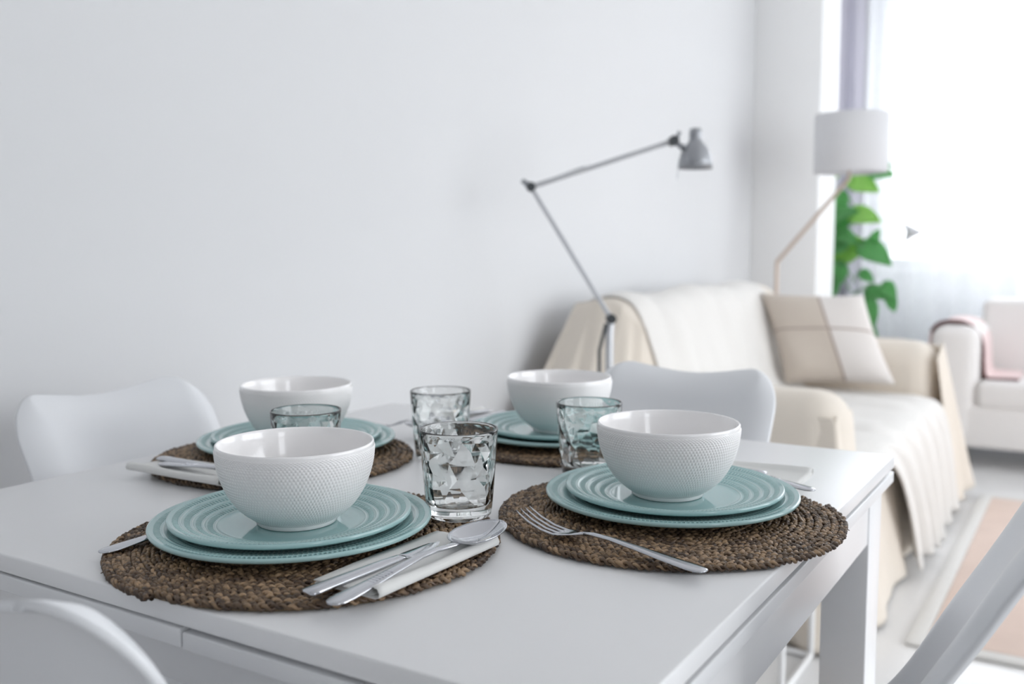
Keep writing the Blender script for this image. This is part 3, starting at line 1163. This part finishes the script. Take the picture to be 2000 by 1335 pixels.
def folds(n, per, amp, seed):
    rnd = np.random.RandomState(seed)
    t = np.linspace(0, 1, n)
    return amp * (np.sin(2 * np.pi * t / per + rnd.uniform(0, 6)) + 0.5 * np.sin(2 * np.pi * t / per * 1.7 + rnd.uniform(0, 6)) + 0.3 * np.sin(2 * np.pi * t / per * 0.6 + rnd.uniform(0, 6)))


# slipcover skirts
def skirt(name, top, bot, per, amp, seed, m=M_COVER, nv=16, thick=0.004, pw=1.3):
    """cloth hanging from a top polyline to a bottom polyline with folds growing downwards"""
    nu = 70
    T_, B_ = np.asarray(top, float), np.asarray(bot, float)

    def res(P):
        d = np.concatenate([[0], np.cumsum(np.linalg.norm(np.diff(P, axis=0), axis=1))])
        q = np.linspace(0, d[-1], nu)
        return np.stack([np.interp(q, d, P[:, k]) for k in range(3)], 1)
    T_, B_ = res(T_), res(B_)
    tg = np.gradient(B_, axis=0)
    nrm = np.stack([tg[:, 1], -tg[:, 0], 0 * tg[:, 0]], 1)
    nrm /= np.maximum(np.linalg.norm(nrm, axis=1)[:, None], 1e-6)
    fo = folds(nu, per, amp, seed)
    P = np.zeros((nv, nu, 3))
    for i in range(nv):
        f = i / (nv - 1)
        P[i] = T_ * (1 - f) + B_ * f + nrm * (fo * f ** pw)[:, None]
    return sheet(name, rel(P), m, sofa, thick, sub=1)


skirt('slipcover_skirt', [(2.45, 0.562, 0.60), (2.54, 0.560, 0.60), (2.63, 0.560, 0.60), (2.665, 0.555, 0.44), (3.25, 0.555, 0.43), (3.94, 0.555, 0.43)],
      [(2.40, 0.49, 0.012), (2.6, 0.480, 0.012), (2.9, 0.49, 0.012), (3.20, 0.505, 0.012), (3.6, 0.525, 0.012), (3.94, 0.525, 0.012)], 0.25, 0.012, 2)
skirt('slipcover_skirt', [(2.442, 1.40, 0.60), (2.442, 0.9, 0.60), (2.446, 0.56, 0.60)],
      [(2.40, 1.42, 0.012), (2.385, 0.9, 0.012), (2.40, 0.50, 0.012)], 0.18, 0.012, 5)
# cover tented from the back's near corner
skirt('slipcover_drape', [(2.63, 1.165, 0.80), (2.605, 1.22, 0.855), (2.61, 1.30, 0.868), (2.65, 1.40, 0.855)],
      [(2.44, 1.10, 0.25), (2.24, 1.16, 0.25), (2.12, 1.30, 0.25), (2.11, 1.45, 0.25)], 0.28, 0.016, 9, pw=0.8)
# loose corner of the cover at the far arm
skirt('slipcover_drape', [(3.96, 0.535, 0.60), (4.06, 0.53, 0.655), (4.17, 0.54, 0.63), (4.19, 0.70, 0.65), (4.19, 1.1, 0.655)],
      [(3.97, 0.47, 0.06), (4.15, 0.43, 0.03), (4.36, 0.44, 0.07), (4.36, 0.70, 0.02), (4.28, 1.1, 0.02)], 0.30, 0.022, 12, pw=0.9)

# off-white throw over back, seat and front
path = [(1.42, 0.55), (1.445, 0.70), (1.43, 0.82), (1.375, 0.872), (1.29, 0.886), (1.21, 0.868), (1.165, 0.79), (1.11, 0.62), (1.055, 0.485), (0.98, 0.468), (0.80, 0.470), (0.64, 0.470),
        (0.555, 0.462), (0.515, 0.42), (0.500, 0.33), (0.492, 0.20), (0.485, 0.03)]
pq = np.linspace(0, 1, len(path))
nv, nu = 90, 80
P = np.zeros((nv, nu, 3))
from mathutils.bvhtree import BVHTree
bpy.context.view_layer.update()
dg = bpy.context.evaluated_depsgraph_get()
trees = []
for chd in sofa.children:
    if chd.name.split('.')[0] in ('backrest', 'seat_cushion', 'armrest', 'seat_base'):
        ev = chd.evaluated_get(dg)
        mev = ev.to_mesh()
        mw = chd.matrix_world
        trees.append(BVHTree.FromPolygons([mw @ v.co for v in mev.vertices], [tuple(p.vertices) for p in mev.polygons]))
        ev.to_mesh_clear()


def settle(p, gap):
    best = None
    for tr in trees:
        loc, nn, _, dist = tr.find_nearest(Vector(p))
        if loc is None:
            continue
        sd = (Vector(p) - loc).dot(nn)
        sd = math.copysign(dist, sd)
        if best is None or sd < best[0]:
            best = (sd, loc, nn)
    return best[1] + best[2] * gap


for i in range(nv):
    f = i / (nv - 1)
    y, z = float(interp(pq, [p[0] for p in path], f)), float(interp(pq, [p[1] for p in path], f))
    xa = float(np.interp(f, [0, 0.33, 0.55, 0.75, 0.86, 1], [2.70, 2.67, 2.70, 2.74, 2.96, 3.12]))
    xb = float(np.interp(f, [0, 0.33, 0.50, 0.75, 1], [3.95, 3.97, 3.93, 3.90, 3.97]))
    u = np.linspace(0, 1, nu)
    x = xa + (xb - xa) * u
    hang = max(0, (f - 0.74) / 0.26)
    wr = 0.006 * np.sin(u * 23 + f * 9) + 0.004 * np.sin(u * 41 - f * 17 + 1.0) + 0.009 * np.sin((u * 9 + f * 16))
    fo = 0.020 * np.sin(u * 38 + 1.2 * np.sin(u * 7)) + 0.010 * np.sin(u * 71 + 2)
    P[i, :, 0] = x + 0.008 * hang * np.sin(u * 30)
    P[i, :, 1] = y - fo * hang - 0.030 * hang
    P[i, :, 2] = z + 0.02 * hang * np.sin(u * 9) * (f > 0.9)
    if f < 0.76:
        for jj in range(nu):
            P[i, jj] = settle(P[i, jj], 0.0065 + 0.9 * abs(wr[jj]) * (0 < jj < nu - 1))
# soften the cloth where it bridges the corner between back and seat
for _ in range(3):
    P[1:-1] = 0.5 * P[1:-1] + 0.25 * (P[2:] + P[:-2])
P[:, :, 2] = np.maximum(P[:, :, 2], 0.012)
th = sheet('throw_blanket', P, M_THROW, None, 0.006, sub=1)
tag(th, 'off-white throw draped over the back, seat and front of the cream sofa', 'blanket')

# cushion leaning on the far arm
BL, BR, TL, TR = (Vector(v) for v in ((3.79, 1.06, 0.478), (3.865, 0.665, 0.492), (3.905, 1.205, 0.825), (3.975, 0.815, 0.822)))
n = 36
V, U = [], []
ctr = (BL + BR + TL + TR) / 4
nrm = (BR - BL).cross(TL - BL).normalized()
if nrm.x > 0:
    nrm = -nrm
for side in (1, -1):
    for j in range(n):
        for i in range(n):
            u, v = i / (n - 1), j / (n - 1)
            # edges pulled in between the corners
            pu = u + 0.055 * (0.5 - u) * 2 * (1 - (2 * v - 1) ** 2) * 0.5
            pv = v + 0.055 * (0.5 - v) * 2 * (1 - (2 * u - 1) ** 2) * 0.5
            p = (BL * (1 - pu) + BR * pu) * (1 - pv) + (TL * (1 - pu) + TR * pu) * pv
            b = max(0.0, (1 - (2 * u - 1) ** 4) * (1 - (2 * v - 1) ** 4)) ** 0.55
            w = 0.075 * b + 0.004 * math.sin(9 * u + 5 * v) * b
            V.append(p + nrm * (w * side + 0.045))
            U.append((u, v))
Fc = grid_faces(n, n) + [f[::-1] for f in grid_faces(n, n, off=n * n)]
bm = bmesh.new()
pil = pyd('cushion', [tuple(v - ctr) for v in V], Fc, M_PILLOW, None, uv=U)
pil.location = ctr
bm.from_mesh(pil.data)
bmesh.ops.remove_doubles(bm, verts=bm.verts, dist=0.0006)
bmesh.ops.recalc_face_normals(bm, faces=bm.faces)
bm.to_mesh(pil.data)
bm.free()
pil.data.shade_smooth()
tag(pil, 'beige patchwork cushion with brown crossing seams on the cream sofa', 'cushion')

# ------------------------------------------------------------------ white sofa by the window
ws = tag(empty('sofa', (5.2, -0.3, 0)), 'off-white upholstered sofa with its back to the bright window', 'sofa')


def wb(name, lo, hi, bev, m=M_SOFA, seg=4):
    o_ = np.array([5.2, -0.3, 0])
    return box(name, tuple(np.array(lo) - o_), tuple(np.array(hi) - o_), m, ws, bev, seg, True)


wb('seat_base', (4.84, -1.25, 0.10), (5.52, 0.66, 0.30), 0.025)
wb('seat_cushion', (4.83, -0.37, 0.285), (5.36, 0.485, 0.415), 0.035)
wb('seat_cushion', (4.83, -1.07, 0.285), (5.36, -0.378, 0.415), 0.035)
wb('armrest', (4.835, 0.475, 0.10), (5.54, 0.685, 0.665), 0.065)
wb('armrest', (4.835, -1.27, 0.10), (5.54, -1.06, 0.665), 0.065)
wb('backrest', (5.31, -1.06, 0.30), (5.55, 0.52, 0.765), 0.04)
for x in (4.92, 5.46):
    for y in (-1.17, 0.58):
        lathe('foot', [(0, 0), (0.02, 0), (0.024, 0.10), (0, 0.10)], M_KNOB, ws, 16, (x - 5.2, y + 0.3, 0))

# blush throw folded over the white sofa's arm
pp = [(0.694, 0.52), (0.697, 0.58), (0.69, 0.63), (0.655, 0.668), (0.60, 0.678), (0.545, 0.672), (0.497, 0.640), (0.470, 0.58), (0.464, 0.50), (0.455, 0.435), (0.43, 0.424), (0.37, 0.424), (0.315, 0.424)]
pk = empty('throw_blanket', (5.0, 0.5, 0.42))
P = np.zeros((len(pp) * 3, 16, 3))
for i in range(len(pp) * 3):
    f = i / (len(pp) * 3 - 1)
    q = np.linspace(0, 1, len(pp))
    y, z = float(interp(q, [a[0] for a in pp], f)), float(interp(q, [a[1] for a in pp], f))
    P[i, :, 0] = np.linspace(4.90, 5.26, 16)
    P[i, :, 1] = y
    P[i, :, 2] = z + 0.003 * np.sin(np.linspace(0, 5, 16) + f * 6)
sheet('cloth', P - np.array([5.0, 0.5, 0.42]), M_PINK, pk, 0.009, sub=1)
Q = P[6:, 0, :] - np.array([5.0, 0.5, 0.42]) - np.array([0.004, 0, 0])
tube('binding', [tuple(v) for v in Q], 0.0075, M_PIPING, pk, 8)
tag(pk, 'blush pink throw with a dark binding over the arm of the white sofa', 'blanket')

# ------------------------------------------------------------------ rug
rug = tag(empty('rug', (3.455, -0.2, 0)), 'peach woven rug with a pale grey border on the floor before the sofa', 'rug')
rx0, rx1, ry0, ry1 = 2.578 - 3.455, 4.336 - 3.455, -0.85 + 0.2, 0.398 + 0.2
box('pile', (rx0 + 0.05, ry0 + 0.045, 0.001), (rx1 - 0.05, ry1 - 0.045, 0.012), M_RUG, rug, 0.003)
for lo, hi in (((rx0, ry1 - 0.045, 0.001), (rx1, ry1, 0.011)), ((rx0, ry0, 0.001), (rx1, ry0 + 0.045, 0.011)),
               ((rx0, ry0 + 0.045, 0.001), (rx0 + 0.05, ry1 - 0.045, 0.011)), ((rx1 - 0.05, ry0 + 0.045, 0.001), (rx1, ry1 - 0.045, 0.011))):
    box('border', lo, hi, M_RUGB, rug, 0.003)

# ------------------------------------------------------------------ grey jointed lamp
lamp = tag(empty('reading_lamp', (2.27, 1.10, 0)), 'grey jointed reading lamp with long thin arms beside the cream sofa', 'lamp')


def lr(p):
    return (p[0] - 2.27, p[1] - 1.10, p[2])


J0, J1, J2 = (2.276, 1.099, 0.842), (2.195, 1.294, 1.185), (2.401, 0.983, 1.304)
lathe('base', [(0, 0), (0.12, 0), (0.125, 0.006), (0.12, 0.016), (0.02, 0.024), (0, 0.024)], M_LAMP, lamp, 48)
tube('post', [lr((2.270, 1.10, 0.02)), lr((2.270, 1.10, 0.80)), lr(J0)], 0.0105, M_ROD, lamp, 14)
tube('cable', [lr((2.255, 1.118, 0.03)), lr((2.250, 1.122, 0.5)), lr((2.252, 1.120, 0.76)), lr((2.262, 1.106, 0.83))], 0.005, M_KNOB, lamp, 8)
for off in (-0.0055, 0.0055):
    o1 = Vector((0, 0, off))
    tube('lower_arm', [Vector(lr(J0)) + o1, Vector(lr(J1)) + o1], 0.0034, M_ROD, lamp, 10)
for off in (-0.0035, 0.0035):
    o1 = Vector((0, 0, off))
    tube('upper_arm', [Vector(lr(J1)) + o1, Vector(lr(J2)) + o1], 0.0034, M_ROD, lamp, 10)
d2 = (Vector(J2) - Vector(J1)).normalized()
tube('spring_sleeve', [Vector(lr(J1)) + d2 * 0.07 + Vector((0, 0, 0.003)), Vector(lr(J1)) + d2 * 0.15 + Vector((0, 0, 0.003))], [0.004, 0.008], M_ROD, lamp, 12)
tube('tail', [lr(J1), lr((2.183, 1.314, 1.203))], [0.011, 0.006], M_LAMP, lamp, 12)
vdir = Vector((math.cos(_y), math.sin(_y), 0))
for J, r in ((J0, 0.013), (J1, 0.012), (J2, 0.013)):
    p = Vector(lr(J))
    tube('joint_knob', [p - vdir * 0.02, p + vdir * 0.02], r, M_KNOB, lamp, 18)
SHc = Vector(lr((2.428, 0.932, 0)))
ax = Vector((0.10, -0.16, 0))
prof = [(0.0, 1.336), (0.013, 1.336), (0.0155, 1.333), (0.0165, 1.318), (0.0165, 1.305), (0.021, 1.298), (0.031, 1.287), (0.039, 1.270), (0.0435, 1.252), (0.0455, 1.232),
        (0.0440, 1.232), (0.0420, 1.252), (0.0375, 1.269), (0.030, 1.284), (0.018, 1.296), (0.0, 1.300)]
lathe('lamp_shade', prof, M_LAMP, lamp, 40, (SHc.x, SHc.y, 0))
tube('shade_bracket', [lr(J2), lr((2.412, 0.965, 1.290)), lr((2.422, 0.950, 1.276))], [0.006, 0.008, 0.012], M_LAMP, lamp, 12)
tube('switch_stick', [lr((2.407, 0.965, 1.262)), lr((2.404, 0.972, 1.205))], 0.0015, M_ROD, lamp, 6)
tube('wing_screw', [lr((2.404, 0.975, 1.305)), lr((2.408, 0.968, 1.328))], [0.004, 0.006], M_LAMP, lamp, 8)

# ------------------------------------------------------------------ white floor lamp with drum shade
fl_ = tag(empty('floor_lamp', (4.25, 1.235, 0)), 'floor lamp with a white drum shade on an angled bronze arm, behind the cream sofa', 'lamp')


def fr(p):
    return (p[0] - 4.25, p[1] - 1.235, p[2])


PB = (4.262, 1.247)
lathe('base', [(0, 0), (0.13, 0), (0.13, 0.012), (0.015, 0.02), (0, 0.02)], M_BRASS, fl_, 40, fr((PB[0], PB[1], 0)))
tube('pole', [fr((PB[0], PB[1], 0.015)), fr((PB[0], PB[1], 0.965))], 0.009, M_BRASS, fl_, 12)
tube('boom', [fr((PB[0], PB[1], 0.96)), fr((4.335, 1.0, 1.278)), fr((4.345, 0.968, 1.322))], 0.009, M_BRASS, fl_, 12)
shx, shy = 4.345, 0.962
tube('shade_stem', [fr((4.345, 0.968, 1.32)), fr((shx, shy, 1.47))], 0.007, M_BRASS, fl_, 10)
lathe('lamp_shade', [(0.150, 1.345), (0.1515, 1.343), (0.153, 1.345), (0.153, 1.590), (0.1515, 1.592), (0.150, 1.590), (0.150, 1.345)], M_SHADE, fl_, 64, fr((shx, shy, 0)))
lathe('bulb', [(0, 1.53), (0.022, 1.522), (0.03, 1.50), (0.025, 1.475), (0.014, 1.455), (0.014, 1.43), (0, 1.43)], M_SHADE, fl_, 20, fr((shx, shy, 0)))
for k in range(3):
    a = 2 * math.pi * k / 3
    tube('shade_spoke', [fr((shx, shy, 1.468)), fr((shx + 0.15 * math.cos(a), shy + 0.15 * math.sin(a), 1.468))], 0.0025, M_BRASS, fl_, 6)

# ------------------------------------------------------------------ small white wire side table
st = tag(empty('side_table', (2.24, 0.74, 0)), 'small white wire-frame side table showing under the dining table', 'side table')
sx0, sx1, sy0, sy1, sh = -0.13, 0.13, -0.155, 0.18, 0.46
for x in (sx0, sx1):
    for y in (sy0, sy1):
        tube('leg', [(x, y, 0.008), (x, y, sh)], 0.008, M_FRAMEW, st, 10)
for z in (0.01, sh):
    for a, b in (((sx0, sy0), (sx1, sy0)), ((sx0, sy1), (sx1, sy1)), ((sx0, sy0), (sx0, sy1)), ((sx1, sy0), (sx1, sy1))):
        tube('rail', [(a[0], a[1], z), (b[0], b[1], z)], 0.008, M_FRAMEW, st, 10)
box('tray_top', (sx0 - 0.01, sy0 - 0.01, sh + 0.006), (sx1 + 0.01, sy1 + 0.01, sh + 0.02), M_FRAMEW, st, 0.004)

# ------------------------------------------------------------------ plant behind the pier
PX, PY = 5.36, 1.16
plant = tag(empty('potted_plant', (PX, PY, 0)), 'tall climbing plant with large green heart-shaped leaves beside the window pier', 'plant')
lathe('pot', [(0, 0), (0.095, 0), (0.10, 0.01), (0.13, 0.26), (0.135, 0.27), (0.122, 0.27), (0.118, 0.24), (0, 0.24)], M_POT, plant, 40)
lathe('soil', [(0, 0.248), (0.119, 0.244)], M_SOIL, plant, 32)
tube('moss_pole', [(0, 0.10, 0.2), (0, 0.12, 1.42)], 0.02, M_POLE, plant, 12)


def leaf_mesh(m, name='leaf'):
    """heart-shaped leaf with a folded midrib, tip along +x, size 1"""
    nu_, nv_ = 9, 15
    V = []
    for j in range(nv_):
        f = j / (nv_ - 1)
        w = 0.43 * (math.sin(math.pi * min(1, f * 1.0) ** 0.62)) ** 0.8 * (1 - 0.25 * f)
        for i in range(nu_):
            s = 2 * i / (nu_ - 1) - 1
            x = f - 0.16 * abs(s) ** 1.4 * (1 - f) ** 3 * 1.6
            V.append((x, s * w, 0.10 * abs(s) * w - 0.22 * f ** 2 + 0.02 * math.sin(6 * f + 2 * s)))
    o = pyd(name, V, grid_faces(nu_, nv_), m, plant)
    md = o.modifiers.new('thickness', 'SOLIDIFY')
    md.thickness = 0.006
    return o


random.seed(5)
lfA, lfB = leaf_mesh(M_LEAFG), leaf_mesh(M_LEAFY)
# leaf root (y, z), pointing angle in the Y-Z plane (0 = towards -Y), size, yaw towards the room, young?
leaves = [(1.15, 1.375, -22, .15, 30, 1), (1.05, 1.415, -10, .12, 65, 0), (1.03, 1.44, 5, .08, 60, 0), (1.23, 1.30, -100, .15, 10, 0), (1.24, 1.19, 15, .13, 25, 0), (1.14, 1.20, -12, .15, 30, 1),
          (1.25, 1.14, 20, .13, 15, 0), (1.22, 1.10, -25, .12, 25, 0), (1.14, 1.04, -145, .19, 15, 1), (1.20, 1.05, 195, .17, 20, 0), (1.08, 1.03, -30, .17, 30, 0),
          (1.04, 1.06, 60, .07, 50, 0), (1.21, 0.92, -120, .16, 15, 0), (1.10, 0.89, -35, .08, 25, 0), (1.06, 0.80, -20, .11, 40, 0), (0.97, 0.83, -50, .10, 55, 0),
          (0.95, 0.76, -70, .08, 45, 0), (1.075, 0.74, -70, .15, 20, 0), (1.11, 0.68, -95, .14, 15, 0), (1.24, 0.85, -110, .15, 20, 0), (1.24, 1.42, 160, .14, 30, 1),
          (1.28, 1.0, 170, .17, -30, 0), (1.30, 1.22, 175, .16, -20, 0), (1.23, 0.65, -60, .15, 20, 0), (1.08, 0.60, -60, .13, 10, 0), (1.15, 0.5, -30, .16, 25, 0)]
firstA, firstB = True, True
for k, (y, z, an, sz, yw, yg) in enumerate(leaves):
    x = PX - 0.05 - 0.06 * random.random()
    if yg:
        o = lfB if firstB else lfB.copy()
        new = not firstB
        firstB = False
    else:
        o = lfA if firstA else lfA.copy()
        new = not firstA
        firstA = False
    if new:
        COL.objects.link(o)
        o.parent = plant
    # leaf axes: tip direction in the Y-Z plane, face turned to the room
    d = Vector((-math.sin(R(yw)) * 0.6, -math.cos(R(an)), math.sin(R(an)))).normalized()
    nrm = Vector((-1, random.uniform(-.3, .3), 0.55))
    nrm = (nrm - d * nrm.dot(d)).normalized()
    Mx = Matrix((d, nrm.cross(d), nrm)).transposed().to_4x4()
    o.matrix_parent_inverse = Matrix()
    o.matrix_local = Matrix.Translation((x - PX, y - PY, z)) @ Mx @ Matrix.Scale(sz, 4)
    tube('petiole', [(0, 0, z - 0.06), ((x - PX) * 0.5, (y - PY) * 0.5, z - 0.0), (x - PX, y - PY, z)], [0.004, 0.003, 0.0025], M_STEM, plant, 6)

# ------------------------------------------------------------------ folded paper ornament in the window
orn = tag(empty('hanging_ornament', (5.48, 0.893, 1.103)), 'small grey folded-paper dart hanging before the sheer curtain', 'ornament')
pyd('paper_body', [(0, 0.056, 0.062), (0, -0.064, 0.0), (0, 0.036, -0.058), (0, 0.026, 0.006), (-0.03, 0.0, 0.0)],
    [(0, 1, 4), (1, 2, 4), (2, 3, 4), (3, 0, 4), (1, 0, 3), (2, 1, 3)], M_PAPER, orn, smooth=False)
tube('thread', [(0, 0, 0.02), (0.0, 0, 1.59 - 0.103)], 0.0005, M_PAPER, orn, 5)
tube('hook', [(0, 0, 1.485), (0.13, 0, 1.492)], 0.0012, M_FRAMEW, orn, 5)

bpy.context.view_layer.update()
